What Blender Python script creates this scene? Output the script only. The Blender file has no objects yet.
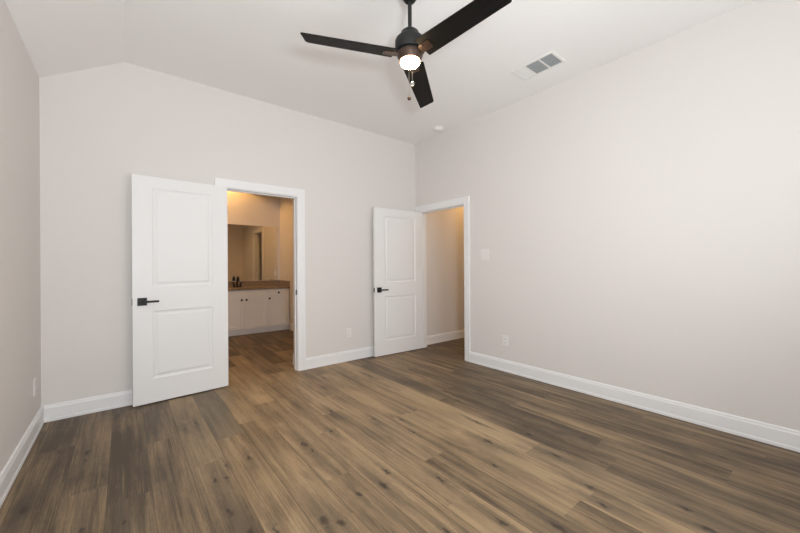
import bpy, bmesh, math, random
from mathutils import Vector, Matrix

SC = bpy.context.scene
COL = SC.collection
rnd = random.Random(7)

# ------------------------------------------------------------------ camera
F_PX, YAW, ROLL, CAM_H, CY = 344.77, 0.6742, -0.00604, 1.22, 265.89
cam_d = bpy.data.cameras.new('camera')
cam_d.sensor_width = 36.0
cam_d.lens = F_PX / 800 * 36.0
cam_d.shift_y = -(266.5 - CY) / 800
cam_d.clip_start = 0.02
cam = bpy.data.objects.new('camera', cam_d); COL.objects.link(cam)
_R = Vector((math.cos(YAW), -math.sin(YAW), 0)); _F = Vector((math.sin(YAW), math.cos(YAW), 0)); _U = Vector((0, 0, 1))
_r = (_R + ROLL * _U).normalized(); _u = (_U - ROLL * _R).normalized()
cam.matrix_world = Matrix(((_r.x, _u.x, -_F.x, 0), (_r.y, _u.y, -_F.y, 0), (_r.z, _u.z, -_F.z, CAM_H), (0, 0, 0, 1)))
SC.camera = cam

# ------------------------------------------------------------------ exposure and world
SC.view_settings.view_transform = 'Standard'
SC.view_settings.look = 'None'
SC.view_settings.gamma = 1.0
SC.view_settings.use_curve_mapping = False
SC.view_settings.exposure = 0.0
try:
    SC.cycles.max_bounces = 14
    SC.cycles.diffuse_bounces = 10
    SC.cycles.sample_clamp_indirect = 6.0
    SC.cycles.use_denoising = True
except Exception:
    pass
world = bpy.data.worlds.new('daylight_sky'); SC.world = world
world.use_nodes = True
world.node_tree.nodes['Background'].inputs[0].default_value = (0.86, 0.93, 1.0, 1)
world.node_tree.nodes['Background'].inputs[1].default_value = 1.5

# ------------------------------------------------------------------ room dimensions (metres)
XL, XR, YB, YR = -0.5185, 3.4182, 3.8984, -0.62     # left, right, back, rear (behind the camera)
HC, HL, XC = 3.0395, 2.7227, 0.012                  # ceiling, height at left wall, crease
WT = 0.115                                          # wall thickness
BX0, BX1, BZ = 0.812, 1.574, 2.030                  # bathroom doorway clear opening
HY0, HY1, HZ = 2.953, 3.790, 2.005                  # hall doorway clear opening
BXL, BXR, BYB, BHC = -0.30, 2.50, 7.086, 3.04       # bathroom shell
HXR, HYN, HHC = 5.70, 2.30, 2.75                    # hall shell

# windows (behind and beside the camera, out of view; both rear ones are added)
W1X0, W1X1 = -0.16, 0.22
V0, V1 = 1.14, 1.38                                 # the added slot window's sill and head
W2Y0, W2Y1 = -0.50, 0.60
W3X0, W3X1 = 1.20, 2.40
WZ0, WZ1 = 0.80, 2.05


def area_light(name, loc, direction, sx, sy, power, color):
    d = bpy.data.lights.new(name, 'AREA'); d.shape = 'RECTANGLE'; d.size = sx; d.size_y = sy
    d.energy = power; d.color = color
    o = bpy.data.objects.new(name, d); COL.objects.link(o); o.location = loc
    o.rotation_euler = Vector(direction).to_track_quat('-Z', 'Y').to_euler()
    return o


area_light('flash_stand_in_light', ((W1X0 + W1X1) / 2, YR + 0.03, (V0 + V1) / 2), (0.62, 1, 0.60), W1X1 - W1X0, V1 - V0, 67, (0.955, 0.99, 1.03))  # added source in place of a flash, shaped for the fan's ceiling shadow
area_light('daylight_side_window', (XL + 0.03, (W2Y0 + W2Y1) / 2, (WZ0 + WZ1) / 2), (1, 0.65, 0.80), W2Y1 - W2Y0, WZ1 - WZ0, 6, (0.955, 0.99, 1.03))
area_light('added_rear_fill_light', ((W3X0 + W3X1) / 2, YR + 0.03, (WZ0 + WZ1) / 2), (0.0, 1, 0.80), W3X1 - W3X0, WZ1 - WZ0, 28, (0.955, 0.99, 1.03))  # added fill for the left wall, back wall and hall door

# ------------------------------------------------------------------ helpers


def tag(o, label=None, cat=None, group=None, kind=None):
    if label: o['label'] = label
    if cat: o['category'] = cat
    if group: o['group'] = group
    if kind: o['kind'] = kind
    return o


def empty(name, loc, rz=0.0):
    o = bpy.data.objects.new(name, None); COL.objects.link(o)
    o.location = loc; o.rotation_euler = (0, 0, rz); o.empty_display_size = 0.05
    return o


def link(name, bm, mat, parent=None, smooth=False, bevel=0.0, seg=2, loc=None):
    bmesh.ops.recalc_face_normals(bm, faces=bm.faces)
    me = bpy.data.meshes.new(name); bm.to_mesh(me); bm.free()
    o = bpy.data.objects.new(name, me); COL.objects.link(o)
    if mat: me.materials.append(mat)
    if smooth:
        for p in me.polygons: p.use_smooth = True
        try: me.set_sharp_from_angle(angle=math.radians(40))
        except Exception: pass
    if parent: o.parent = parent
    if loc: o.location = loc
    if bevel:
        m = o.modifiers.new('bevel', 'BEVEL'); m.width = bevel; m.segments = seg; m.limit_method = 'ANGLE'; m.angle_limit = math.radians(35)
    return o


def box(bm, x0, x1, y0, y1, z0, z1):
    r = bmesh.ops.create_cube(bm, size=1.0)
    bmesh.ops.transform(bm, matrix=Matrix.Translation(((x0 + x1) / 2, (y0 + y1) / 2, (z0 + z1) / 2)) @ Matrix.Diagonal((abs(x1 - x0), abs(y1 - y0), abs(z1 - z0), 1)), verts=r['verts'])
    return r['verts']


def bxm(*boxes):
    bm = bmesh.new()
    for b in boxes: box(bm, *b)
    return bm


def lathe(bm, prof, segs=32, M=None, closed_top=True):
    """prof: list of (radius, z)."""
    rings = []
    for r, z in prof:
        if r < 1e-6:
            rings.append([bm.verts.new((0, 0, z))])
        else:
            rings.append([bm.verts.new((r * math.cos(2 * math.pi * i / segs), r * math.sin(2 * math.pi * i / segs), z)) for i in range(segs)])
    for a, b in zip(rings, rings[1:]):
        for i in range(segs):
            j = (i + 1) % segs
            if len(a) == 1 and len(b) == 1: continue
            if len(a) == 1: bm.faces.new((a[0], b[i], b[j]))
            elif len(b) == 1: bm.faces.new((a[i], a[j], b[0]))
            else: bm.faces.new((a[i], a[j], b[j], b[i]))
    for ring in (rings[0], rings[-1]):
        if len(ring) > 2: bm.faces.new(ring)
    if M is not None:
        vs = [v for r in rings for v in r]
        bmesh.ops.transform(bm, matrix=M, verts=vs)
    return bm


def tube(bm, pts, r, segs=12):
    pts = [Vector(p) for p in pts]
    rings = []
    prev = None
    for i, p in enumerate(pts):
        t = (pts[min(i + 1, len(pts) - 1)] - pts[max(i - 1, 0)]).normalized()
        if prev is None:
            n = t.orthogonal().normalized()
        else:
            n = (prev - t * prev.dot(t)).normalized()
        prev = n
        b = t.cross(n)
        rr = r[i] if isinstance(r, (list, tuple)) else r
        rings.append([bm.verts.new(p + rr * (n * math.cos(2 * math.pi * k / segs) + b * math.sin(2 * math.pi * k / segs))) for k in range(segs)])
    for a, b in zip(rings, rings[1:]):
        for i in range(segs):
            j = (i + 1) % segs
            bm.faces.new((a[i], a[j], b[j], b[i]))
    bm.faces.new(rings[0]); bm.faces.new(rings[-1])
    return bm


# ------------------------------------------------------------------ materials


def mat(name, color, rough=0.5, metal=0.0, spec=0.5, bump=None, emit=None, emit_s=0.0):
    m = bpy.data.materials.new(name); m.use_nodes = True
    nt = m.node_tree; b = nt.nodes['Principled BSDF']
    b.inputs['Base Color'].default_value = (*color, 1)
    b.inputs['Roughness'].default_value = rough
    b.inputs['Metallic'].default_value = metal
    b.inputs['Specular IOR Level'].default_value = spec
    if emit:
        b.inputs['Emission Color'].default_value = (*emit, 1)
        b.inputs['Emission Strength'].default_value = emit_s
    if bump:
        scale, strength, dist = bump
        tc = nt.nodes.new('ShaderNodeTexCoord'); n = nt.nodes.new('ShaderNodeTexNoise'); bp = nt.nodes.new('ShaderNodeBump')
        n.inputs['Scale'].default_value = scale; n.inputs['Detail'].default_value = 4
        bp.inputs['Strength'].default_value = strength; bp.inputs['Distance'].default_value = dist
        nt.links.new(tc.outputs['Object'], n.inputs['Vector']); nt.links.new(n.outputs['Fac'], bp.inputs['Height'])
        nt.links.new(bp.outputs['Normal'], b.inputs['Normal'])
    return m


M_WALL = mat('greige_wall_paint', (0.733, 0.707, 0.686), 0.75, spec=0.25, bump=(160, 0.10, 0.002))
M_CEIL = mat('white_ceiling_paint', (0.88, 0.875, 0.862), 0.9, spec=0.1, bump=(120, 0.12, 0.002))
M_TRIM = mat('white_trim_paint', (0.83, 0.835, 0.84), 0.38, spec=0.4)
M_DOOR = mat('white_door_paint', (0.82, 0.825, 0.825), 0.42, spec=0.4, bump=(300, 0.03, 0.001))
M_BLACK = mat('matte_black_metal', (0.010, 0.010, 0.010), 0.42, 0.0, 0.3)
M_FANBODY = mat('charcoal_fan_metal', (0.013, 0.013, 0.0125), 0.55, 0.0, 0.35, bump=(200, 0.05, 0.001))
M_CUP = mat('dark_satin_metal', (0.085, 0.055, 0.04), 0.32, 0.7)  # brown tint stands in for the lamp's warm glow on the cup
M_PLATE = mat('white_plastic', (0.80, 0.79, 0.77), 0.35)
M_VANITY = mat('white_cabinet_paint', (0.88, 0.86, 0.83), 0.4)
M_CHROME = mat('polished_nickel', (0.42, 0.41, 0.39), 0.35, 1.0)
M_DARK = mat('register_grey', (0.09, 0.097, 0.10), 0.6)
M_SLAT_SHADED = mat('register_slat_shaded', (0.36, 0.38, 0.385), 0.5)  # grey copy of the white slats, shade put into the colour
M_LAMP = mat('lit_lamp_diffuser', (0.9, 0.9, 0.88), 0.4, emit=(1.0, 0.74, 0.44), emit_s=110.0)
M_WARM = mat('lit_warm_lens', (0.9, 0.88, 0.8), 0.4, emit=(1.0, 0.62, 0.26), emit_s=6.0)
M_CRYSTAL = mat('clear_crystal', (0.5, 0.48, 0.46), 0.06, 0.0)
M_CRYSTAL.node_tree.nodes['Principled BSDF'].inputs['Transmission Weight'].default_value = 0.75
M_BRONZE = mat('bronze_fob', (0.10, 0.06, 0.04), 0.3, 0.8)
M_MIRROR = mat('mirror_silver', (0.80, 0.80, 0.78), 0.015, 1.0)


def granite():
    m = mat('brown_speckled_stone', (0.2, 0.14, 0.09), 0.25)
    nt = m.node_tree; b = nt.nodes['Principled BSDF']
    tc = nt.nodes.new('ShaderNodeTexCoord'); n = nt.nodes.new('ShaderNodeTexNoise'); cr = nt.nodes.new('ShaderNodeValToRGB')
    n.inputs['Scale'].default_value = 60; n.inputs['Detail'].default_value = 6
    cr.color_ramp.elements[0].position = 0.35; cr.color_ramp.elements[0].color = (0.20, 0.14, 0.09, 1)
    cr.color_ramp.elements[1].position = 0.65; cr.color_ramp.elements[1].color = (0.32, 0.24, 0.165, 1)
    nt.links.new(tc.outputs['Object'], n.inputs['Vector']); nt.links.new(n.outputs['Fac'], cr.inputs['Fac']); nt.links.new(cr.outputs['Color'], b.inputs['Base Color'])
    return m


M_STONE = granite()


def blade_mat():
    m = mat('black_wood_blade', (0.012, 0.011, 0.010), 0.5, 0.0, 0.15)
    nt = m.node_tree; b = nt.nodes['Principled BSDF']
    tc = nt.nodes.new('ShaderNodeTexCoord'); mp = nt.nodes.new('ShaderNodeMapping'); n = nt.nodes.new('ShaderNodeTexNoise'); cr = nt.nodes.new('ShaderNodeValToRGB')
    mp.inputs['Scale'].default_value = (4, 90, 20)
    n.inputs['Scale'].default_value = 1.0; n.inputs['Detail'].default_value = 5
    cr.color_ramp.elements[0].color = (0.004, 0.0037, 0.0033, 1); cr.color_ramp.elements[1].color = (0.010, 0.009, 0.008, 1)
    nt.links.new(tc.outputs['Object'], mp.inputs['Vector']); nt.links.new(mp.outputs['Vector'], n.inputs['Vector'])
    nt.links.new(n.outputs['Fac'], cr.inputs['Fac']); nt.links.new(cr.outputs['Color'], b.inputs['Base Color'])
    return m


M_BLADE = blade_mat()


def glass_pane_mat():
    m = bpy.data.materials.new('window_glass'); m.use_nodes = True
    nt = m.node_tree; nt.nodes.remove(nt.nodes['Principled BSDF'])
    out = nt.nodes['Material Output']
    t = nt.nodes.new('ShaderNodeBsdfTransparent'); g = nt.nodes.new('ShaderNodeBsdfGlossy'); mx = nt.nodes.new('ShaderNodeMixShader'); fr = nt.nodes.new('ShaderNodeFresnel')
    g.inputs['Roughness'].default_value = 0.02
    nt.links.new(fr.outputs[0], mx.inputs[0]); nt.links.new(t.outputs[0], mx.inputs[1]); nt.links.new(g.outputs[0], mx.inputs[2]); nt.links.new(mx.outputs[0], out.inputs['Surface'])
    return m


M_GLASS = glass_pane_mat()

# knots seen in the boards: floor x, y, size
KNOTS = [(1.189, 2.315, 22), (1.713, 2.126, 20), (1.21, 1.658, 22), (1.12, 1.559, 34), (0.742, 1.527, 36), (0.801, 1.463, 26), (1.403, 1.393, 20), (0.958, 2.273, 26), (0.967, 2.15, 14), (1.346, 2.64, 18), (1.55, 2.271, 20), (0.972, 1.582, 18), (1.15, 1.104, 20), (1.648, 1.914, 12), (2.136, 1.721, 14), (2.363, 1.454, 18), (2.269, 1.357, 22), (1.96, 1.483, 26), (2.15, 1.109, 28), (1.992, 0.827, 24), (1.892, 0.73, 28), (1.759, 1.286, 22), (1.395, 0.986, 26), (1.57, 0.802, 28), (2.524, 1.088, 22), (2.297, 0.894, 16), (0.617, 2.332, 22), (0.457, 2.178, 14), (0.399, 2.211, 14), (0.404, 1.872, 26), (0.431, 3.094, 18), (0.957, 2.274, 30), (0.481, 2.319, 12), (0.45, 1.673, 26), (0.539, 1.6, 18), (0.351, 3.053, 14), (-0.197, 3.074, 30), (-0.202, 2.953, 14), (-0.403, 2.55, 40), (-0.005, 2.117, 14), (-0.162, 2.169, 26), (0.089, 2.556, 14), (-0.269, 2.816, 10), (3.16, 0.616, 12), (3.308, 0.467, 18), (3.221, 0.37, 22), (2.939, 0.433, 18), (2.183, 0.457, 24), (2.092, 0.352, 30), (3.27, 1.121, 16), (2.331, 3.471, 16), (2.123, 3.202, 18), (2.285, 2.771, 18), (1.697, 3.466, 20), (1.351, 2.632, 22), (1.557, 3.182, 18), (2.851, 3.039, 20), (2.341, 2.104, 22), (1.3, 4.9, 20), (1.9, 5.4, 22), (1.5, 5.7, 18), (4.1, 3.4, 18)]


def floor_mat():
    m = bpy.data.materials.new('brown_oak_planks'); m.use_nodes = True
    nt = m.node_tree; L = nt.links; N = nt.nodes.new
    b = nt.nodes['Principled BSDF']

    def math_(op, a, c=None, clamp=False):
        n = N('ShaderNodeMath'); n.operation = op; n.use_clamp = clamp
        for i, v in enumerate((a, c)):
            if v is None: continue
            if isinstance(v, (int, float)): n.inputs[i].default_value = v
            else: L.new(v, n.inputs[i])
        return n.outputs[0]

    def mixc(fac, a, c, mode='MIX'):
        n = N('ShaderNodeMix'); n.data_type = 'RGBA'; n.blend_type = mode
        if isinstance(fac, (int, float)): n.inputs[0].default_value = fac
        else: L.new(fac, n.inputs[0])
        for i, v in ((6, a), (7, c)):
            if isinstance(v, tuple): n.inputs[i].default_value = (*v, 1)
            else: L.new(v, n.inputs[i])
        return n.outputs[2]

    geo = N('ShaderNodeNewGeometry')
    att = N('ShaderNodeAttribute'); att.attribute_name = 'plank'
    sep = N('ShaderNodeSeparateColor'); L.new(att.outputs['Color'], sep.inputs[0])
    tone, hue, seed = sep.outputs[0], sep.outputs[1], sep.outputs[2]
    off = N('ShaderNodeCombineXYZ')
    L.new(math_('MULTIPLY', seed, 31.0), off.inputs[0]); L.new(math_('MULTIPLY', seed, 57.0), off.inputs[1])
    pos = N('ShaderNodeVectorMath'); pos.operation = 'ADD'; L.new(geo.outputs['Position'], pos.inputs[0]); L.new(off.outputs[0], pos.inputs[1])

    def noise(sx, sy, detail, rough=0.55, dist=0.0):
        mp = N('ShaderNodeMapping'); mp.inputs['Scale'].default_value = (sx, sy, 1); L.new(pos.outputs[0], mp.inputs['Vector'])
        n = N('ShaderNodeTexNoise'); n.inputs['Scale'].default_value = 1.0; n.inputs['Detail'].default_value = detail; n.inputs['Roughness'].default_value = rough; n.inputs['Distortion'].default_value = dist
        L.new(mp.outputs[0], n.inputs['Vector']); return n.outputs['Fac']

    grain = noise(140, 2.2, 5, 0.65, 0.25)
    streak = noise(20, 0.7, 4, 0.6, 0.35)
    pore = noise(420, 16, 3, 0.8, 0.1)
    cloud = noise(4.5, 1.5, 3, 0.5, 0.4)
    smudge = noise(9.0, 1.6, 4, 0.55, 0.8)
    # tone of a spot = board tone with its painted light and shade + streaks + grain
    v = math_('ADD', tone, math_('MULTIPLY', math_('SUBTRACT', streak, 0.5), 0.80))
    v = math_('ADD', v, math_('MULTIPLY', math_('SUBTRACT', grain, 0.5), 0.70))
    v = math_('ADD', v, math_('MULTIPLY', math_('SUBTRACT', pore, 0.5), 0.55))
    v = math_('ADD', v, math_('MULTIPLY', math_('SUBTRACT', cloud, 0.5), 0.70), clamp=True)
    cr = N('ShaderNodeValToRGB'); e = cr.color_ramp.elements
    e[0].position = 0.0; e[0].color = (0.075, 0.052, 0.032, 1)
    e[1].position = 1.0; e[1].color = (0.57, 0.415, 0.228, 1)
    q = e.new(0.5); q.color = (0.370, 0.262, 0.150, 1)
    L.new(v, cr.inputs['Fac'])
    col = mixc(math_('MULTIPLY', hue, 0.55), cr.outputs['Color'], (0.240, 0.192, 0.128))
    # darker mineral smudges that follow the grain
    sm = N('ShaderNodeMapRange'); sm.inputs[1].default_value = 0.54; sm.inputs[2].default_value = 0.74; L.new(smudge, sm.inputs[0])
    col = mixc(math_('MULTIPLY', sm.outputs[0], 0.55), col, (0.105, 0.080, 0.056))
    # knots
    wob = N('ShaderNodeTexNoise'); wob.inputs['Scale'].default_value = 26; wob.inputs['Detail'].default_value = 3; L.new(geo.outputs['Position'], wob.inputs['Vector'])
    w1 = N('ShaderNodeVectorMath'); w1.operation = 'SUBTRACT'; L.new(wob.outputs['Color'], w1.inputs[0]); w1.inputs[1].default_value = (0.5, 0.5, 0.5)
    w2 = N('ShaderNodeVectorMath'); w2.operation = 'MULTIPLY'; L.new(w1.outputs[0], w2.inputs[0]); w2.inputs[1].default_value = (0.040, 0.090, 0)
    w3 = N('ShaderNodeVectorMath'); w3.operation = 'ADD'; L.new(geo.outputs['Position'], w3.inputs[0]); L.new(w2.outputs[0], w3.inputs[1])
    sc = N('ShaderNodeVectorMath'); sc.operation = 'MULTIPLY'; L.new(w3.outputs[0], sc.inputs[0]); sc.inputs[1].default_value = (1.0, 0.36, 0)
    halo = N('ShaderNodeVectorMath'); halo.operation = 'MULTIPLY'; L.new(w3.outputs[0], halo.inputs[0]); halo.inputs[1].default_value = (1.0, 0.13, 0)
    dmin = None; hmin = None
    for x, y, r in KNOTS:
        d = N('ShaderNodeVectorMath'); d.operation = 'DISTANCE'; L.new(sc.outputs[0], d.inputs[0]); d.inputs[1].default_value = (x, y * 0.36, 0)
        dd = math_('MULTIPLY', d.outputs['Value'], 1.0 / (r * 0.00058))
        d2 = N('ShaderNodeVectorMath'); d2.operation = 'DISTANCE'; L.new(halo.outputs[0], d2.inputs[0]); d2.inputs[1].default_value = (x, y * 0.13, 0)
        d3 = math_('MULTIPLY', d2.outputs['Value'], 1.0 / (r * 0.00058))
        hmin = d3 if hmin is None else math_('MINIMUM', hmin, d3)
        dmin = dd if dmin is None else math_('MINIMUM', dmin, dd)
    k1 = N('ShaderNodeMapRange'); k1.interpolation_type = 'SMOOTHSTEP'
    for i, vv in ((1, 0.15), (2, 1.25), (3, 1.0), (4, 0.0)): k1.inputs[i].default_value = vv
    L.new(dmin, k1.inputs[0])
    k2 = N('ShaderNodeMapRange'); k2.interpolation_type = 'SMOOTHSTEP'
    for i, vv in ((1, 0.3), (2, 3.2), (3, 1.0), (4, 0.0)): k2.inputs[i].default_value = vv
    L.new(hmin, k2.inputs[0])
    col = mixc(math_('MULTIPLY', k2.outputs[0], 0.60), col, (0.100, 0.074, 0.050))
    col = mixc(math_('MULTIPLY', k1.outputs[0], 0.88), col, (0.038, 0.027, 0.019))
    # joints between boards
    sx = N('ShaderNodeSeparateXYZ'); L.new(geo.outputs['Position'], sx.inputs[0])
    fr = math_('FRACT', math_('DIVIDE', math_('ADD', sx.outputs[0], 20 * 0.1915 - 0.688), 0.1915))
    edge = math_('MINIMUM', fr, math_('SUBTRACT', 1.0, fr))
    seam = N('ShaderNodeMapRange'); seam.inputs[1].default_value = 0.004; seam.inputs[2].default_value = 0.016; seam.inputs[3].default_value = 1.0; seam.inputs[4].default_value = 0.0
    L.new(edge, seam.inputs[0])
    col = mixc(math_('MULTIPLY', seam.outputs[0], 0.60), col, (0.05, 0.036, 0.026))
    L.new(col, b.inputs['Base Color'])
    rr = N('ShaderNodeMapRange'); rr.inputs[3].default_value = 0.44; rr.inputs[4].default_value = 0.60; L.new(grain, rr.inputs[0])
    L.new(rr.outputs[0], b.inputs['Roughness'])
    b.inputs['Specular IOR Level'].default_value = 0.38
    bp = N('ShaderNodeBump'); bp.inputs['Strength'].default_value = 0.18; bp.inputs['Distance'].default_value = 0.002
    L.new(math_('SUBTRACT', grain, math_('MULTIPLY', seam.outputs[0], 0.8)), bp.inputs['Height']); L.new(bp.outputs['Normal'], b.inputs['Normal'])
    return m


M_FLOOR = floor_mat()

# ------------------------------------------------------------------ floor: boards 0.1915 m wide running away from the camera


def build_floor():
    w, anchor, ln = 0.1915, 0.688, 1.383
    fixed = {-1: [2.70], 0: [1.485, 2.868], 2: [2.33], 4: [1.59], -3: [2.95, 1.75], -2: [2.42], 7: [1.25], 6: [0.80], 5: [2.2], 3: [2.6], 9: [1.0]}
    fixed_tone = {(-1, 0): 0.60, (-1, 1): 0.30, (0, 1): 0.50, (0, 0): 0.66, (0, 2): 0.60, (4, 0): 0.44, (4, 1): 0.62, (1, 0): 0.60, (1, 1): 0.62, (2, 0): 0.60, (2, 1): 0.60, (2, 2): 0.62}
    fixed_hue = {(-1, 1): 0.95, (0, 1): 0.15, (-1, 0): 0.0, (0, 0): 0.05}
    X0, X1, Y0, Y1 = XL - WT, HXR, YR - WT, BYB + WT
    bm = bmesh.new()
    lay = bm.loops.layers.color.new('plank')
    r = random.Random(23)
    k = math.floor((X0 - anchor) / w)
    while anchor + k * w < X1:
        a, c = max(X0, anchor + k * w), min(X1, anchor + (k + 1) * w)
        base = fixed.get(k, [r.uniform(1.0, 2.4)])
        y = base[0]
        while y > Y0: y -= ln
        ys = [y]
        while ys[-1] < Y1: ys.append(ys[-1] + ln)
        ys = sorted(set([round(v, 4) for v in ys]))
        for i in range(len(ys) - 1):
            lo, hi = max(ys[i], Y0), min(ys[i + 1], Y1)
            if hi - lo < 0.005: continue
            idx = round((ys[i] - base[0]) / ln) + 1
            tone = fixed_tone.get((k, idx), min(0.80, max(0.12 if lo > 3.7 else 0.28, r.gauss(0.54, 0.06) + (0.09 if 1 <= k <= 7 else -0.12 if k >= 8 or k <= -3 else 0.0) - (0.36 if lo > 3.7 or a > 3.35 else 0.0))))  # boards beyond doorways and at sides darkened, middle rows lightened, imitating light falloff
            hue = fixed_hue.get((k, idx), max(0.0, r.uniform(-0.25, 0.62)))
            sd = r.random()
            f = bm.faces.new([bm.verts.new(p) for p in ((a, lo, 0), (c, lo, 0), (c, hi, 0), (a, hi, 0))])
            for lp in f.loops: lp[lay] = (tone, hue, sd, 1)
        k += 1
    bmesh.ops.remove_doubles(bm, verts=bm.verts, dist=1e-5)
    # give the slab a real thickness below the boards
    me = bpy.data.meshes.new('floor'); bm.to_mesh(me); bm.free()
    o = bpy.data.objects.new('floor', me); COL.objects.link(o); me.materials.append(M_FLOOR)
    return tag(o, 'brown wood plank floor with dark knots running through all rooms', 'floor', kind='structure')


build_floor()
sub = link('floor_slab', bxm((XL - WT, HXR, YR - WT, BYB + WT, -0.12, -0.004)), M_DARK)
tag(sub, 'slab under the wood plank floor', 'floor', kind='structure')

# ------------------------------------------------------------------ room shell
JT = 0.018   # jamb thickness


def struct(name, bm, m, label, cat, parent=None, **kw):
    o = link(name, bm, m, parent, **kw)
    if parent is None: tag(o, label, cat, kind='structure')
    return o


struct('wall_back', bxm((XL - WT, BX0 - JT, YB, YB + WT, 0, HC + 0.06), (BX1 + JT, XR + WT, YB, YB + WT, 0, HC + 0.06), (BX0 - JT, BX1 + JT, YB, YB + WT, BZ + JT, HC + 0.06)),
       M_WALL, 'pale greige wall with the bathroom doorway', 'wall')
struct('wall_right', bxm((XR, XR + WT, YR - WT, HY0 - JT, 0, HC + 0.06), (XR, XR + WT, HY1 + JT, YB, 0, HC + 0.06), (XR, XR + WT, HY0 - JT, HY1 + JT, HZ + JT, HC + 0.06)),
       M_WALL, 'long pale greige wall on the right with the hall doorway', 'wall')
struct('wall_left', bxm((XL - WT, XL, YR - WT, W2Y0, 0, HL + 0.06), (XL - WT, XL, W2Y1, YB, 0, HL + 0.06), (XL - WT, XL, W2Y0, W2Y1, 0, WZ0), (XL - WT, XL, W2Y0, W2Y1, WZ1, HL + 0.06)),
       M_WALL, 'narrow strip of greige wall at the left edge of the photo', 'wall')
struct('wall_rear', bxm((XL, W1X0, YR - WT, YR, 0, HC + 0.06), (W1X1, W3X0, YR - WT, YR, 0, HC + 0.06), (W3X1, XR, YR - WT, YR, 0, HC + 0.06), (W3X0, W3X1, YR - WT, YR, 0, WZ0), (W3X0, W3X1, YR - WT, YR, WZ1, HC + 0.06), (W1X0, W1X1, YR - WT, YR, 0, V0), (W1X0, W1X1, YR - WT, YR, V1, HC + 0.06)),
       M_WALL, 'greige wall behind the camera with two added window openings', 'wall')


def prism_y(pts, y0, y1):
    bm = bmesh.new()
    a = [bm.verts.new((x, y0, z)) for x, z in pts]; b = [bm.verts.new((x, y1, z)) for x, z in pts]
    n = len(pts)
    bm.faces.new(a); bm.faces.new(b[::-1])
    for i in range(n):
        j = (i + 1) % n
        bm.faces.new((a[i], a[j], b[j], b[i]))
    return bm


slope = (HC - HL) / (XC - XL)
xo = XL - WT; zo = HL - slope * WT
struct('ceiling', prism_y([(xo, zo), (XC, HC), (XR + WT, HC), (XR + WT, HC + 0.12), (XC - 0.03, HC + 0.12), (xo, zo + 0.12)], YR - WT, YB + WT),
       M_CEIL, 'white ceiling with a sloped strip along the left wall', 'ceiling')

# bathroom and hall shells
struct('wall_bathroom_far', bxm((BXL - WT, BXR + WT, BYB, BYB + WT, 0, BHC)), M_WALL, 'bathroom wall behind the vanity and mirror', 'wall')
CY0, CY1, CZ = 5.30, 5.90, 2.03       # doorway of the dark closet in the bathroom side wall
struct('wall_bathroom_right', bxm((BXR, BXR + WT, YB + WT, CY0 - JT, 0, BHC), (BXR, BXR + WT, CY1 + JT, BYB, 0, BHC), (BXR, BXR + WT, CY0 - JT, CY1 + JT, CZ + JT, BHC)),
       M_WALL, 'bathroom side wall at the right end of the vanity', 'wall')
struct('wall_bathroom_left', bxm((BXL - WT, BXL, YB + WT, BYB, 0, BHC)), M_WALL, 'bathroom wall hidden left of the doorway', 'wall')
struct('wall_bathroom_stub', bxm((1.655, BXR, YB + WT, 4.197, 0, BHC)), M_WALL, 'short wall return just inside the bathroom doorway', 'wall')
struct('ceiling_bathroom', bxm((BXL - WT, BXR + 0.9, YB + WT, BYB + WT, BHC, BHC + 0.1)), M_CEIL, 'bathroom ceiling above the doorway view', 'ceiling')
struct('wall_closet', bxm((BXR + WT, BXR + 0.85, 5.10, 5.15, 0, BHC), (BXR + WT, BXR + 0.85, 6.05, 6.10, 0, BHC), (BXR + 0.80, BXR + 0.85, 5.15, 6.05, 0, BHC)), M_WALL, 'walls of the dark closet reflected in the bathroom mirror', 'wall')
struct('wall_hall_back', bxm((XR + WT, HXR, YB + 0.006, YB + 0.006 + WT, 0, HHC)), M_WALL, 'hall wall seen through the right doorway under a warm glow', 'wall')
struct('wall_hall_right', bxm((HXR, HXR + WT, HYN, YB + 0.006 + WT, 0, HHC)), M_WALL, 'end wall of the hall beyond the right doorway', 'wall')
struct('wall_hall_front', bxm((XR + WT, HXR, HYN - WT, HYN, 0, HHC)), M_WALL, 'near side wall of the hall hidden by the right wall', 'wall')
struct('ceiling_hall', bxm((XR + WT, HXR + WT, HYN - WT, YB + 0.006 + WT, HHC, HHC + 0.1)), M_CEIL, 'hall ceiling beyond the right doorway', 'ceiling')

# ------------------------------------------------------------------ baseboards
BB_H = 0.132
PROF = [(0, 0), (0.019, 0), (0.019, 0.018), (0.015, 0.026), (0.015, 0.106), (0.011, 0.116), (0.010, 0.126), (0.006, BB_H), (0, BB_H)]


def baseboard(name, p, q, normal, label):
    """from p to q on the floor, profile stands out along normal."""
    p = Vector((*p, 0)); q = Vector((*q, 0)); n = Vector((*normal, 0))
    bm = bmesh.new()
    A = [bm.verts.new(p + n * d + Vector((0, 0, z))) for d, z in PROF]
    B = [bm.verts.new(q + n * d + Vector((0, 0, z))) for d, z in PROF]
    k = len(PROF)
    bm.faces.new(A); bm.faces.new(B[::-1])
    for i in range(k):
        j = (i + 1) % k
        bm.faces.new((A[i], A[j], B[j], B[i]))
    return struct(name, bm, M_TRIM, label, 'baseboard')


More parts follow.
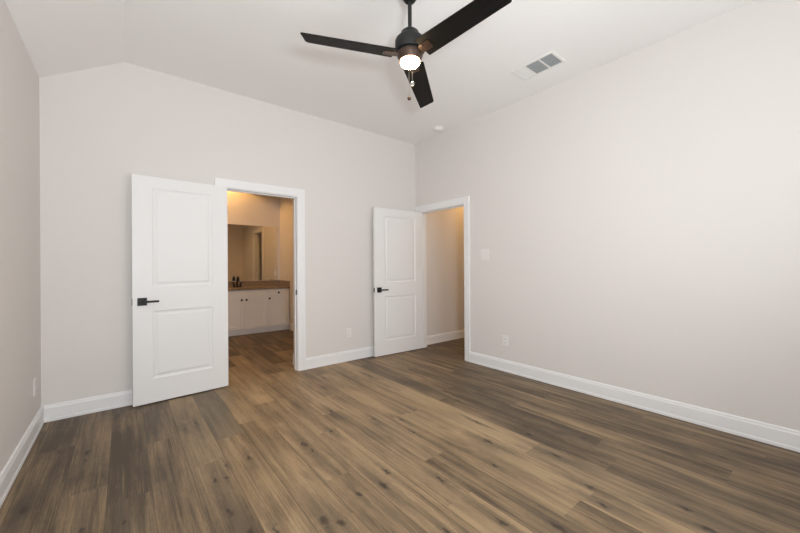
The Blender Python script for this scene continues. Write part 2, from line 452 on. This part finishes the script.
CW, CT, RV = 0.088, 0.018, 0.006      # casing width, thickness, reveal
E = 0.0005
baseboard('baseboard_left', (XL, YR), (XL, YB), (1, 0), 'white baseboard along the left wall')
baseboard('baseboard_back', (XL + 0.0155, YB), (BX0 - RV - CW - E, YB), (0, -1), 'white baseboard on the back wall left of the bathroom doorway')
baseboard('baseboard_back', (BX1 + RV + CW + E, YB), (XR - 0.0155, YB), (0, -1), 'white baseboard on the back wall between the two doorways')
baseboard('baseboard_right', (XR, YR), (XR, HY0 - RV - CW - E), (-1, 0), 'long white baseboard along the right wall')
baseboard('baseboard_rear', (XL + 0.02, YR), (XR - 0.02, YR), (0, 1), 'white baseboard along the wall behind the camera')
baseboard('baseboard_hall', (XR + WT, YB + 0.006), (HXR, YB + 0.006), (0, -1), 'white baseboard on the hall wall past the right doorway')
baseboard('baseboard_bathroom', (1.655, 4.216), (1.655, YB + WT + 0.02), (-1, 0), 'baseboard on the short wall return inside the bathroom doorway')
baseboard('baseboard_bathroom', (1.67, 4.197), (BXR - 0.02, 4.197), (0, 1), 'baseboard on the far side of the bathroom wall return')
baseboard('baseboard_bathroom', (BXR, CY1 + RV + CW), (BXR, 6.55), (-1, 0), 'baseboard at the right end of the bathroom vanity')
baseboard('baseboard_bathroom', (BXR, 4.22), (BXR, CY0 - RV - CW), (-1, 0), 'baseboard beside the closet doorway in the bathroom')

# ------------------------------------------------------------------ door casings


def casing(name, axis, a0, a1, zt, face, back, label, both=True, stop=None, strike=None):
    """axis 'x': opening along x in a wall whose faces are y=face (room) and y=back. axis 'y' likewise."""
    root = empty(name, (0, 0, 0))
    tag(root, label, 'door frame', kind='structure')

    def bb(lo, hi, d0, d1, z0, z1):
        d0, d1 = min(d0, d1), max(d0, d1)
        return (lo, hi, d0, d1, z0, z1) if axis == 'x' else (d0, d1, lo, hi, z0, z1)
    j = bxm(bb(a0 - JT, a0, face, back, 0, zt), bb(a1, a1 + JT, face, back, 0, zt), bb(a0 - JT, a1 + JT, face, back, zt, zt + JT))
    link('jamb', j, M_TRIM, root, bevel=0.0015)
    s = 1 if back > face else -1
    if stop:
        d0, d1 = face + s * stop[0], face + s * stop[1]
        sb = bxm(bb(a0, a0 + 0.011, d0, d1, 0, zt), bb(a1 - 0.011, a1, d0, d1, 0, zt), bb(a0 + 0.011, a1 - 0.011, d0, d1, zt - 0.011, zt))
        link('door_stop', sb, M_TRIM, root, bevel=0.002)
    sides = [(face, -s)] + ([(back, s)] if both else [])
    for f0, dirn in sides:
        i0, i1, it = a0 - RV, a1 + RV, zt + RV
        # mitred casing with a slim stepped profile: (offset from the inner edge, thickness)
        prof = [(0.0, 0.0), (0.0, 0.010), (0.012, 0.014), (0.030, 0.014), (CW - 0.018, CT), (CW, CT), (CW, 0.0)]
        bm = bmesh.new()

        def P(u, z, d):
            return bm.verts.new((u, f0 + dirn * d, z) if axis == 'x' else (f0 + dirn * d, u, z))
        stations = []
        stations.append([P(i0 - o, 0, d) for o, d in prof])
        stations.append([P(i0 - o, it + o, d) for o, d in prof])
        stations.append([P(i1 + o, it + o, d) for o, d in prof])
        stations.append([P(i1 + o, 0, d) for o, d in prof])
        k = len(prof)
        for A, B in zip(stations, stations[1:]):
            for i in range(k):
                jn = (i + 1) % k
                bm.faces.new((A[i], A[jn], B[jn], B[i]))
        bm.faces.new(stations[0]); bm.faces.new(stations[-1])
        link('casing', bm, M_TRIM, root)
    if strike:
        link('strike_plate', bxm(strike), M_BLACK, root, bevel=0.001)
    return root


casing('trim_1', 'x', BX0, BX1, BZ, YB, YB + WT, 'white casing around the bathroom doorway', stop=(0.040, 0.052),
       strike=(BX1 - 0.0025, BX1 + 0.001, YB + 0.004, YB + 0.036, 0.888, 0.946))
casing('trim_2', 'y', HY0, HY1, HZ, XR, XR + WT, 'white casing around the hall doorway in the right wall', stop=(0.040, 0.052),
       strike=(XR + 0.006, XR + 0.036, HY0 - 0.001, HY0 + 0.002, 0.888, 0.946))
casing('trim_3', 'y', CY0, CY1, CZ, BXR, BXR + WT, 'casing of the dark closet doorway reflected in the bathroom mirror', both=False)

# ------------------------------------------------------------------ panel doors


def door_mesh(w, h, t, px, pz, m=0.043):
    """hinge edge at x=0, leaf runs to x=w; front face at y=0 looks to -y, back at y=t; moulded panels both sides."""
    bm = bmesh.new()
    xs = [0, px[0], px[1], w]; zs = [0, pz[0], pz[1], pz[2], pz[3], h]
    rings = [(0.0, 0.0), (0.006, 0.0045), (0.014, 0.0075), (0.024, 0.0085), (m - 0.006, 0.0040), (m, 0.0020)]
    for y0, s in ((0.0, 1), (t, -1)):
        for i in range(3):
            for k in range(5):
                x0, x1, z0, z1 = xs[i], xs[i + 1], zs[k], zs[k + 1]
                if i == 1 and k in (1, 3):
                    prev = None
                    for off, dep in rings:
                        y = y0 + s * dep
                        q = [bm.verts.new(p) for p in ((x0 + off, y, z0 + off), (x1 - off, y, z0 + off), (x1 - off, y, z1 - off), (x0 + off, y, z1 - off))]
                        if prev:
                            for e in range(4):
                                f = (e + 1) % 4
                                bm.faces.new((prev[e], prev[f], q[f], q[e]))
                        prev = q
                    bm.faces.new(prev)
                else:
                    bm.faces.new([bm.verts.new(p) for p in ((x0, y0, z0), (x1, y0, z0), (x1, y0, z1), (x0, y0, z1))])
    for i in range(3):
        for z in (0, h):
            bm.faces.new([bm.verts.new(p) for p in ((xs[i], 0, z), (xs[i + 1], 0, z), (xs[i + 1], t, z), (xs[i], t, z))])
    for k in range(5):
        for x in (0, w):
            bm.faces.new([bm.verts.new(p) for p in ((x, 0, zs[k]), (x, t, zs[k]), (x, t, zs[k + 1]), (x, 0, zs[k + 1]))])
    bmesh.ops.remove_doubles(bm, verts=bm.verts, dist=1e-5)
    return bm


def lever(parent, xc, zc, y, s, toward, proj=0.052):
    """square rose with a flat lever; s=-1 on the front (looking to -y), +1 on the back."""
    def yy(a, b): return (min(y + s * a, y + s * b), max(y + s * a, y + s * b))
    y0, y1 = yy(0.0, 0.009)
    rose = link('door_handle', bxm((xc - 0.034, xc + 0.034, y0, y1, zc - 0.034, zc + 0.034)), M_BLACK, parent, bevel=0.002)
    tag(rose, 'black square rose with a flat lever')
    bm = bmesh.new()
    n0, n1 = yy(0.009, proj)
    lathe(bm, [(0.011, 0), (0.011, n1 - n0)], 20, Matrix.Translation((xc, n0, zc)) @ Matrix.Rotation(-math.pi / 2, 4, 'X'))
    link('spindle', bm, M_BLACK, rose, smooth=True)
    l0, l1 = yy(proj - 0.012, proj)
    x0, x1 = sorted((xc + toward * -0.011, xc + toward * 0.118))
    link('lever', bxm((x0, x1, l0, l1, zc - 0.0095, zc + 0.0095)), M_BLACK, rose, bevel=0.003)


def door(name, hinge, free, h, px, pz, hz, label, proj_back):
    """hinge, free: front-face floor points of the two vertical edges."""
    H = Vector((*hinge, 0)); Fp = Vector((*free, 0)); d = (Fp - H); w = d.length
    # local x runs hinge -> free; front looks towards the room (-y local after rotation)
    ang = math.atan2(d.y, d.x)
    root = empty(name, (H.x, H.y, 0.011), ang)
    tag(root, label, 'door', kind='structure')
    T = 0.035
    # with the leaf running to -x the room side is local +y, so the leaf fills y in [-T, 0]
    bm = door_mesh(w, h, T, px, pz)
    bmesh.ops.translate(bm, vec=(0, -T, 0), verts=bm.verts)
    link('leaf', bm, M_DOOR, root, bevel=0.0012)
    lever(root, w - 0.068, hz, 0.0, +1, -1)
    lever(root, w - 0.068, hz, -T, -1, -1, proj_back)
    link('latch_plate', bxm((w - 0.0005, w + 0.0015, -T + 0.005, -0.005, hz - 0.029, hz + 0.029)), M_BLACK, root, bevel=0.0005)
    for z in (0.20, 1.0, 1.80):
        hb = bmesh.new()
        lathe(hb, [(0.0055, z - 0.045), (0.0055, z + 0.045)], 12, Matrix.Translation((-0.006, -T + 0.002, 0)))
        link('hinge', hb, M_BLACK, root, smooth=True)
    return root


door('door_1', (0.822, 3.839), (0.052, 3.781), 2.022, (0.140, 0.630), (0.212, 0.820, 1.036, 1.920), 0.907,
     'white two-panel door opened flat against the wall left of the bathroom doorway', 0.042)
door('door_2', (3.411, 3.752), (2.597, 3.787), 1.992, (0.120, 0.656), (0.192, 0.798, 0.988, 1.885), 0.888,
     'white two-panel door standing open in the corner by the hall doorway', 0.045)

# ------------------------------------------------------------------ windows (out of view; both rear ones added for their light)


def window(name, axis, a0, a1, z0, z1, face, s, label):
    root = empty(name, (0, 0, 0)); tag(root, label, 'window', kind='structure')

    def bb(lo, hi, d0, d1, q0, q1):
        d0, d1 = sorted((face - s * d0, face - s * d1))
        return (lo, hi, d0, d1, q0, q1) if axis == 'x' else (d0, d1, lo, hi, q0, q1)
    f = 0.045 if z1 - z0 > 0.5 else 0.018; mid = (z0 + z1) / 2; am = (a0 + a1) / 2
    link('window_frame', bxm(bb(a0, a0 + f, 0.03, 0.10, z0, z1), bb(a1 - f, a1, 0.03, 0.10, z0, z1), bb(a0 + f, a1 - f, 0.03, 0.10, z0, z0 + f), bb(a0 + f, a1 - f, 0.03, 0.10, z1 - f, z1),
                             bb(a0 + f, a1 - f, 0.04, 0.09, mid - 0.02, mid + 0.02), bb(am - 0.02, am + 0.02, 0.04, 0.09, z0 + f, z1 - f)), M_TRIM, root, bevel=0.002)
    link('pane', bxm(bb(a0 + f, a1 - f, 0.062, 0.066, z0 + f, z1 - f)), M_GLASS, root)
    link('window_sill', bxm(bb(a0 - 0.04, a1 + 0.04, -0.025, 0.0, z0 - 0.03, z0)), M_TRIM, root, bevel=0.003)
    return root


window('added_slot_window', 'x', W1X0, W1X1, V0, V1, YR, 1, 'small slot window added behind the camera to stand in for a flash')
window('added_fill_window', 'x', W3X0, W3X1, WZ0, WZ1, YR, 1, 'unseen window added farther right behind the camera to even the light')
window('window_2', 'y', W2Y0, W2Y1, WZ0, WZ1, XL, 1, 'daylit window in the left wall beside the camera')

# ------------------------------------------------------------------ ceiling fan
FX, FY, FZ = 1.429, 1.673, 2.560
fan = empty('ceiling_fan', (FX, FY, HC))
tag(fan, 'black three-blade ceiling fan with a lit round lamp', 'ceiling fan')
dz = -HC   # children are built with world heights


def fan_part(name, prof, m, parent=fan, segs=40):
    bm = bmesh.new(); lathe(bm, [(r, z + dz) for r, z in prof], segs)
    return link(name, bm, m, parent, smooth=True)


fan_part('canopy', [(0.0, 3.039), (0.068, 3.039), (0.070, 3.02), (0.066, 2.975), (0.052, 2.935), (0.034, 2.908), (0.0, 2.905)], M_FANBODY)
fan_part('downrod', [(0.0125, 2.910), (0.0125, 2.710)], M_FANBODY, segs=20)
fan_part('motor_housing', [(0.0, 2.724), (0.022, 2.724), (0.042, 2.718), (0.056, 2.706), (0.062, 2.690), (0.066, 2.682), (0.089, 2.660), (0.095, 2.648), (0.095, 2.590), (0.091, 2.583), (0.060, 2.582), (0.0, 2.582)], M_FANBODY)
fan_part('blade_hub', [(0.0, 2.583), (0.076, 2.583), (0.079, 2.580), (0.079, 2.570), (0.070, 2.568), (0.0, 2.568)], M_FANBODY)
cup = fan_part('lamp_cup', [(0.0, 2.569), (0.083, 2.569), (0.084, 2.563), (0.080, 2.550), (0.070, 2.528), (0.068, 2.522), (0.0, 2.522)], M_CUP)
lamp = fan_part('lamp_diffuser', [(0.0, 2.523), (0.058, 2.523), (0.061, 2.520), (0.061, 2.511), (0.057, 2.505), (0.040, 2.499), (0.0, 2.497)], M_LAMP)
tag(lamp, 'glowing white round lamp')


def blade_bm():
    L0, L1 = 0.105, 0.672
    w0, w1 = 0.142, 0.122; t = 0.0075
    # outline, +y is the raised edge; the tip is cut on a slant with rounded corners
    out = [(L0, -w0 / 2 + 0.006), (L0 + 0.006, -w0 / 2)]
    for i in range(1, 8):
        f = i / 8; out.append((L0 + (L1 - 0.05 - L0) * f, -(w0 + (w1 - w0) * f) / 2))
    out += [(L1 - 0.052, -w1 / 2), (L1 - 0.042, -w1 / 2 + 0.002), (L1 - 0.033, -w1 / 2 + 0.007), (L1 - 0.027, -w1 / 2 + 0.015)]
    out += [(L1 - 0.004, w1 / 2 - 0.017), (L1 - 0.001, w1 / 2 - 0.009), (L1 - 0.004, w1 / 2 - 0.003), (L1 - 0.012, w1 / 2)]
    for i in range(7, 0, -1):
        f = i / 8; out.append((L0 + (L1 - 0.02 - L0) * f, (w0 + (w1 - w0) * f) / 2))
    out += [(L0 + 0.006, w0 / 2), (L0, w0 / 2 - 0.006)]
    bm = bmesh.new()
    a = [bm.verts.new((x, y, -t / 2)) for x, y in out]; b = [bm.verts.new((x, y, t / 2)) for x, y in out]
    bm.faces.new(a[::-1]); bm.faces.new(b)
    n = len(out)
    for i in range(n):
        j = (i + 1) % n
        bm.faces.new((a[i], a[j], b[j], b[i]))
    return bm


BLADES = [(156.0, -1.0), (275.8, -2.0), (37.4, 1.4)]      # heading, droop (degrees)
PITCH = math.radians(13)
for ang, droop in BLADES:
    bl = link('blade', blade_bm(), M_BLADE, fan, bevel=0.0015)
    # seen from above the clockwise edge rides high
    bl.location = (0, 0, FZ - HC)
    bl.rotation_euler = (Matrix.Rotation(math.radians(ang), 3, 'Z') @ Matrix.Rotation(math.radians(droop), 3, 'Y') @ Matrix.Rotation(-PITCH, 3, 'X')).to_euler()
    ib = bmesh.new()
    pts = [(0.060, -0.020), (0.115, -0.030), (0.165, -0.030), (0.175, -0.020), (0.175, 0.020), (0.165, 0.030), (0.115, 0.030), (0.060, 0.020)]
    a = [ib.verts.new((x, y, -0.0085)) for x, y in pts]; b = [ib.verts.new((x, y, -0.0040)) for x, y in pts]
    ib.faces.new(a[::-1]); ib.faces.new(b)
    for i in range(8): ib.faces.new((a[i], a[(i + 1) % 8], b[(i + 1) % 8], b[i]))
    br = link('blade_bracket', ib, M_CUP, bl, bevel=0.001)
    for sx, sy in ((0.125, -0.016), (0.125, 0.016), (0.160, 0.0)):
        sb = bmesh.new(); lathe(sb, [(0.005, -0.0115), (0.005, -0.008)], 10, Matrix.Translation((sx, sy, 0)))
        link('screw', sb, M_CUP, bl, smooth=True)


def pull_chain(dx, dy, z0, z1, r, m, lab):
    bm = bmesh.new()
    n = int((z0 - z1) / 0.0052)
    for i in range(n):
        bmesh.ops.create_icosphere(bm, subdivisions=1, radius=0.0021, matrix=Matrix.Translation((dx, dy, z0 - (i + 0.5) * (z0 - z1) / n + dz)))
    ch = link('pull_chain', bm, M_CHROME, fan, smooth=True)
    fb = bmesh.new()
    lathe(fb, [(0.0, z1 + 0.004 + r), (0.004, z1 + 0.003 + r), (0.004, z1 + r - 0.002)], 12, Matrix.Translation((dx, dy, dz - r)))
    bmesh.ops.create_icosphere(fb, subdivisions=3, radius=r, matrix=Matrix.Translation((dx, dy, z1 - r + dz)))
    tag(link('fob', fb, m, ch, smooth=True), lab)


cr, cf = Vector((math.cos(YAW), -math.sin(YAW))), Vector((math.sin(YAW), math.cos(YAW)))
p1 = cr * 0.011 - cf * 0.0725; p2 = cr * -0.009 - cf * 0.0725
pull_chain(p1.x, p1.y, 2.525, 2.356, 0.0135, M_CRYSTAL, 'clear crystal ball')
pull_chain(p2.x, p2.y, 2.525, 2.264, 0.0115, M_BRONZE, 'bronze ball')

# ------------------------------------------------------------------ ceiling vent (three-way register)
VX0, VX1, VY0, VY1 = 2.842, 3.082, 1.470, 1.880
vent = empty('ceiling_vent', ((VX0 + VX1) / 2, (VY0 + VY1) / 2, HC))
tag(vent, 'white rectangular air vent on the ceiling with two louvre sections darkened as shade', 'air vent')
hw, hl = (VX1 - VX0) / 2, (VY1 - VY0) / 2
fw = 0.022
mull = [-hl / 3, hl / 3]
bm = bxm((-hw, -hw + fw, -hl, hl, -0.010, 0), (hw - fw, hw, -hl, hl, -0.010, 0), (-hw + fw, hw - fw, -hl, -hl + fw, -0.010, 0), (-hw + fw, hw - fw, hl - fw, hl, -0.010, 0),
         *[(-hw + fw, hw - fw, m - 0.008, m + 0.008, -0.010, 0) for m in mull])
link('frame', bm, M_PLATE, vent, bevel=0.003)
link('backing', bxm((-hw + fw, hw - fw, -hl + fw, hl - fw, -0.002, -0.0005)), M_DARK, vent)  # dark sheet stands in for the shade of the open duct
secs = [(-hl + fw, mull[0] - 0.008), (mull[0] + 0.008, mull[1] - 0.008), (mull[1] + 0.008, hl - fw)]
for si, (s0, s1) in enumerate(secs):
    bm = bmesh.new()
    if si == 1:       # middle section: slats run lengthwise
        n = 12
        for i in range(n):
            x = -hw + fw + (i + 0.5) * (2 * hw - 2 * fw) / n
            vs = box(bm, -0.0006, 0.0006, s0, s1, -0.0040, 0.0040)
            bmesh.ops.transform(bm, matrix=Matrix.Translation((x, 0, -0.006)) @ Matrix.Rotation(math.radians(-40), 4, 'Y'), verts=vs)
    else:
        n = 9
        for i in range(n):
            y = s0 + (i + 0.5) * (s1 - s0) / n
            vs = box(bm, -hw + fw, hw - fw, -0.0006, 0.0006, -0.0052 if si == 2 else -0.0040, 0.0052 if si == 2 else 0.0040)
            bmesh.ops.transform(bm, matrix=Matrix.Translation((0, y, -0.006)) @ Matrix.Rotation(math.radians(52 if si == 2 else 40), 4, 'X'), verts=vs)
    link('louvre', bm, M_PLATE if si == 2 else M_SLAT_SHADED, vent)  # two sections take the grey copy with shade in its colour

# ------------------------------------------------------------------ smoke detector
sd = empty('smoke_detector', (3.251, 3.240, HC))
tag(sd, 'small round white smoke detector on the ceiling near the corner', 'smoke detector')
bm = bmesh.new(); lathe(bm, [(0.0, 0.0), (0.074, 0.0), (0.074, -0.010), (0.070, -0.014), (0.0, -0.014)], 40); link('base', bm, M_PLATE, sd, smooth=True)
bm = bmesh.new(); lathe(bm, [(0.0, -0.013), (0.062, -0.013), (0.062, -0.022), (0.056, -0.036), (0.040, -0.043), (0.0, -0.044)], 40); link('cover', bm, M_PLATE, sd, smooth=True)
bm = bmesh.new(); lathe(bm, [(0.0, -0.043), (0.010, -0.043), (0.010, -0.046), (0.0, -0.0465)], 16); link('test_button', bm, M_PLATE, sd, smooth=True)

# ------------------------------------------------------------------ switches and outlets


def wall_plate(name, loc, rz, w, h, label, cat, kind, group=None):
    """local frame: plate lies in the xz plane and looks towards -y."""
    r = empty(name, loc, rz); tag(r, label, cat, group)
    link('cover_plate', bxm((-w / 2, w / 2, -0.006, 0, -h / 2, h / 2)), M_PLATE, r, bevel=0.003)
    if kind == 'outlet':
        for z in (-0.021, 0.021):
            rc = link('receptacle', bxm((-0.017, 0.017, -0.0085, -0.005, z - 0.0145, z + 0.0145)), M_PLATE, r, bevel=0.003)
            link('slot', bxm((-0.0075, -0.0055, -0.0089, -0.0080, z - 0.003, z + 0.006), (0.0055, 0.0075, -0.0089, -0.0080, z - 0.003, z + 0.005), (-0.002, 0.002, -0.0089, -0.0080, z - 0.010, z - 0.006)), M_DARK, rc)
        bm = bmesh.new(); lathe(bm, [(0.003, -0.0072), (0.003, -0.0055)], 12, Matrix.Rotation(math.pi / 2, 4, 'X') @ Matrix.Scale(-1, 4, (0, 0, 1)))
        link('screw', bm, M_PLATE, r)
    else:
        xs = [0.0] if w < 0.1 else [-0.023, 0.023]
        for x in xs:
            bm = bmesh.new()
            vs = box(bm, x - 0.0165, x + 0.0165, -0.0105, -0.005, -0.033, 0.033)
            for v in vs:
                if v.co.y < -0.008 and v.co.z < 0: v.co.y += 0.004
            link('rocker', bm, M_PLATE, r, bevel=0.001)
    return r


wall_plate('light_switch', (XR, 2.621, 1.347), -math.pi / 2, 0.125, 0.135, 'white double light switch plate right of the hall doorway', 'light switch', 'switch')
wall_plate('wall_outlet', (XR, 2.343, 0.352), -math.pi / 2, 0.076, 0.120, 'white power outlet low on the right wall below the light switch', 'power outlet', 'outlet', 'white wall outlets')
wall_plate('wall_outlet', (2.257, YB, 0.360), 0, 0.076, 0.120, 'white power outlet low on the back wall between the two doorways', 'power outlet', 'outlet', 'white wall outlets')
wall_plate('wall_outlet', (XL, 3.63, 0.352), math.pi / 2, 0.076, 0.120, 'white power outlet on the left wall near the corner baseboard', 'power outlet', 'outlet', 'white wall outlets')
wall_plate('wall_outlet', (BXR, 6.78, 1.075), -math.pi / 2, 0.076, 0.120, 'power outlet on the bathroom side wall above the vanity splash', 'power outlet', 'outlet')

# ------------------------------------------------------------------ bathroom vanity
VF = 6.556      # front plane of doors
VX_0, VX_1 = 0.84, 2.495
vanity = empty('vanity_cabinet', ((VX_0 + VX_1) / 2, 6.80, 0))
tag(vanity, 'white shaker bathroom vanity cabinet with small black knobs', 'vanity')
ox, oy = -(VX_0 + VX_1) / 2, -6.80


def vbox(*b): return (b[0] + ox, b[1] + ox, b[2] + oy, b[3] + oy, b[4], b[5])


link('body', bxm(vbox(VX_0, VX_1, VF + 0.020, BYB - 0.002, 0.095, 0.800)), M_VANITY, vanity, bevel=0.002)
link('toe_kick', bxm(vbox(VX_0, VX_1, VF + 0.045, VF + 0.06, 0, 0.095)), M_TRIM, vanity)


def shaker(name, x0, x1, z0, z1, slab=False):
    bm = bmesh.new()
    t, rail = 0.020, 0.052
    y0 = VF
    if slab:
        box(bm, *vbox(x0, x1, y0, y0 + t, z0, z1))
    else:
        box(bm, *vbox(x0, x0 + rail, y0, y0 + t, z0, z1)); box(bm, *vbox(x1 - rail, x1, y0, y0 + t, z0, z1))
        box(bm, *vbox(x0 + rail, x1 - rail, y0, y0 + t, z0, z0 + rail)); box(bm, *vbox(x0 + rail, x1 - rail, y0, y0 + t, z1 - rail, z1))
        box(bm, *vbox(x0 + rail, x1 - rail, y0 + 0.012, y0 + t, z0 + rail, z1 - rail))
    return link(name, bm, M_VANITY, vanity, bevel=0.0015)


def knob(parent, x, z):
    bm = bmesh.new()
    lathe(bm, [(0.006, 0), (0.006, 0.012), (0.016, 0.016), (0.019, 0.022), (0.014, 0.027), (0.0, 0.028)], 20, Matrix.Translation((x + ox, VF + oy, z)) @ Matrix.Rotation(math.pi / 2, 4, 'X'))
    tag(link('knob', bm, M_BLACK, parent, smooth=True), 'small black knob')


ZT0, ZT1, ZD0, ZD1 = 0.674, 0.788, 0.106, 0.660
for x0, x1, kx in ((1.256, 1.657, 1.624), (1.671, 2.062, 1.704), (2.079, 2.486, 2.112), (0.848, 1.242, 1.21)):
    knob(shaker('door', x0, x1, ZD0, ZD1), kx, 0.628)
shaker('drawer_front', 1.256, 2.062, ZT0, ZT1, True)
knob(shaker('drawer', 2.079, 2.486, ZT0, ZT1, True), 2.281, 0.730)
knob(shaker('drawer', 0.846, 1.244, ZT0, ZT1, True), 1.045, 0.730)

top = empty('countertop', (1.66, 6.8, 0.80)); tag(top, 'brown stone countertop with low splash on the bathroom vanity', 'countertop')


def tbox(*b): return (b[0] - 1.66, b[1] - 1.66, b[2] - 6.8, b[3] - 6.8, b[4] - 0.80, b[5] - 0.80)


link('slab', bxm(tbox(VX_0 - 0.01, BXR - 0.001, VF - 0.015, BYB - 0.001, 0.8005, 0.840)), M_STONE, top, bevel=0.003)
link('backsplash', bxm(tbox(VX_0 - 0.01, BXR - 0.021, BYB - 0.021, BYB - 0.001, 0.840, 0.943)), M_STONE, top, bevel=0.002)
link('side_splash', bxm(tbox(BXR - 0.021, BXR - 0.001, VF - 0.01, BYB - 0.001, 0.840, 0.943)), M_STONE, top, bevel=0.002)

# faucet
fau = empty('faucet', (1.652, 6.97, 0.8405)); tag(fau, 'black two-handle faucet with a high curved spout on the vanity', 'faucet')
bm = bxm((-0.080, 0.080, -0.026, 0.026, 0, 0.014)); link('base', bm, M_BLACK, fau, bevel=0.006)
bm = bmesh.new()
pts = [(0, 0, 0.012), (0, 0, 0.06), (0, 0, 0.13)] + [(0, -0.05 + 0.05 * math.cos(a), 0.13 + 0.06 * math.sin(a)) for a in [math.pi * k / 10 for k in range(1, 11)]] + [(0, -0.101, 0.105)]
tube(bm, pts, [0.020, 0.017] + [0.016] * (len(pts) - 2), 14)
link('spout', bm, M_BLACK, fau, smooth=True)
for sx in (-1, 1):
    bm = bmesh.new()
    lathe(bm, [(0.020, 0.012), (0.018, 0.030), (0.014, 0.060), (0.016, 0.072), (0.0, 0.074)], 20, Matrix.Translation((sx * 0.058, 0, 0)))
    hd = link('handle', bm, M_BLACK, fau, smooth=True)
    bm = bmesh.new(); tube(bm, [(sx * 0.055, 0, 0.074), (sx * 0.075, -0.004, 0.086), (sx * 0.098, -0.008, 0.090)], [0.011, 0.011, 0.009], 10)
    link('lever', bm, M_BLACK, hd, smooth=True)

# mirror
mir = link('bathroom_mirror', bxm((0.86, 2.444, BYB - 0.007, BYB - 0.001, 0.950, 2.030)), M_MIRROR, bevel=0.001)
tag(mir, 'wide frameless mirror on the bathroom wall above the vanity', 'mirror')

# ------------------------------------------------------------------ bathroom and hall lamps


def can_light(name, x, y, z, label, watts, cone, blend, color):
    r = empty(name, (x, y, z)); tag(r, label, 'ceiling light')
    bm = bmesh.new(); lathe(bm, [(0.056, 0.0), (0.090, 0.0), (0.090, -0.006), (0.076, -0.010), (0.056, -0.006)], 36)
    bm2 = bmesh.new(); lathe(bm2, [(0.0, -0.001), (0.056, -0.001), (0.056, -0.004), (0.0, -0.004)], 36)
    link('trim_ring', bm, M_PLATE, r, smooth=True)
    link('lens', bm2, M_WARM, r)
    d = bpy.data.lights.new('lamp', 'SPOT'); d.energy = watts; d.color = color; d.spot_size = math.radians(cone); d.spot_blend = blend; d.shadow_soft_size = 0.05
    o = bpy.data.objects.new('lamp', d); COL.objects.link(o); o.parent = r; o.location = (0, 0, -0.012)
    return r


can_light('recessed_light', 1.42, 6.82, BHC, 'warm recessed light over the bathroom vanity', 72, 134, 0.3, (1.0, 0.52, 0.17))
can_light('recessed_light', 0.90, 5.75, BHC, 'unseen recessed light added to brighten the bathroom vanity', 58, 145, 0.5, (1.0, 0.62, 0.30))  # added lamp, lifts the vanity front and the wall return
can_light('recessed_light', 4.75, 3.45, HHC, 'warm recessed light in the hall beyond the right doorway', 56, 150, 0.4, (1.0, 0.57, 0.21))
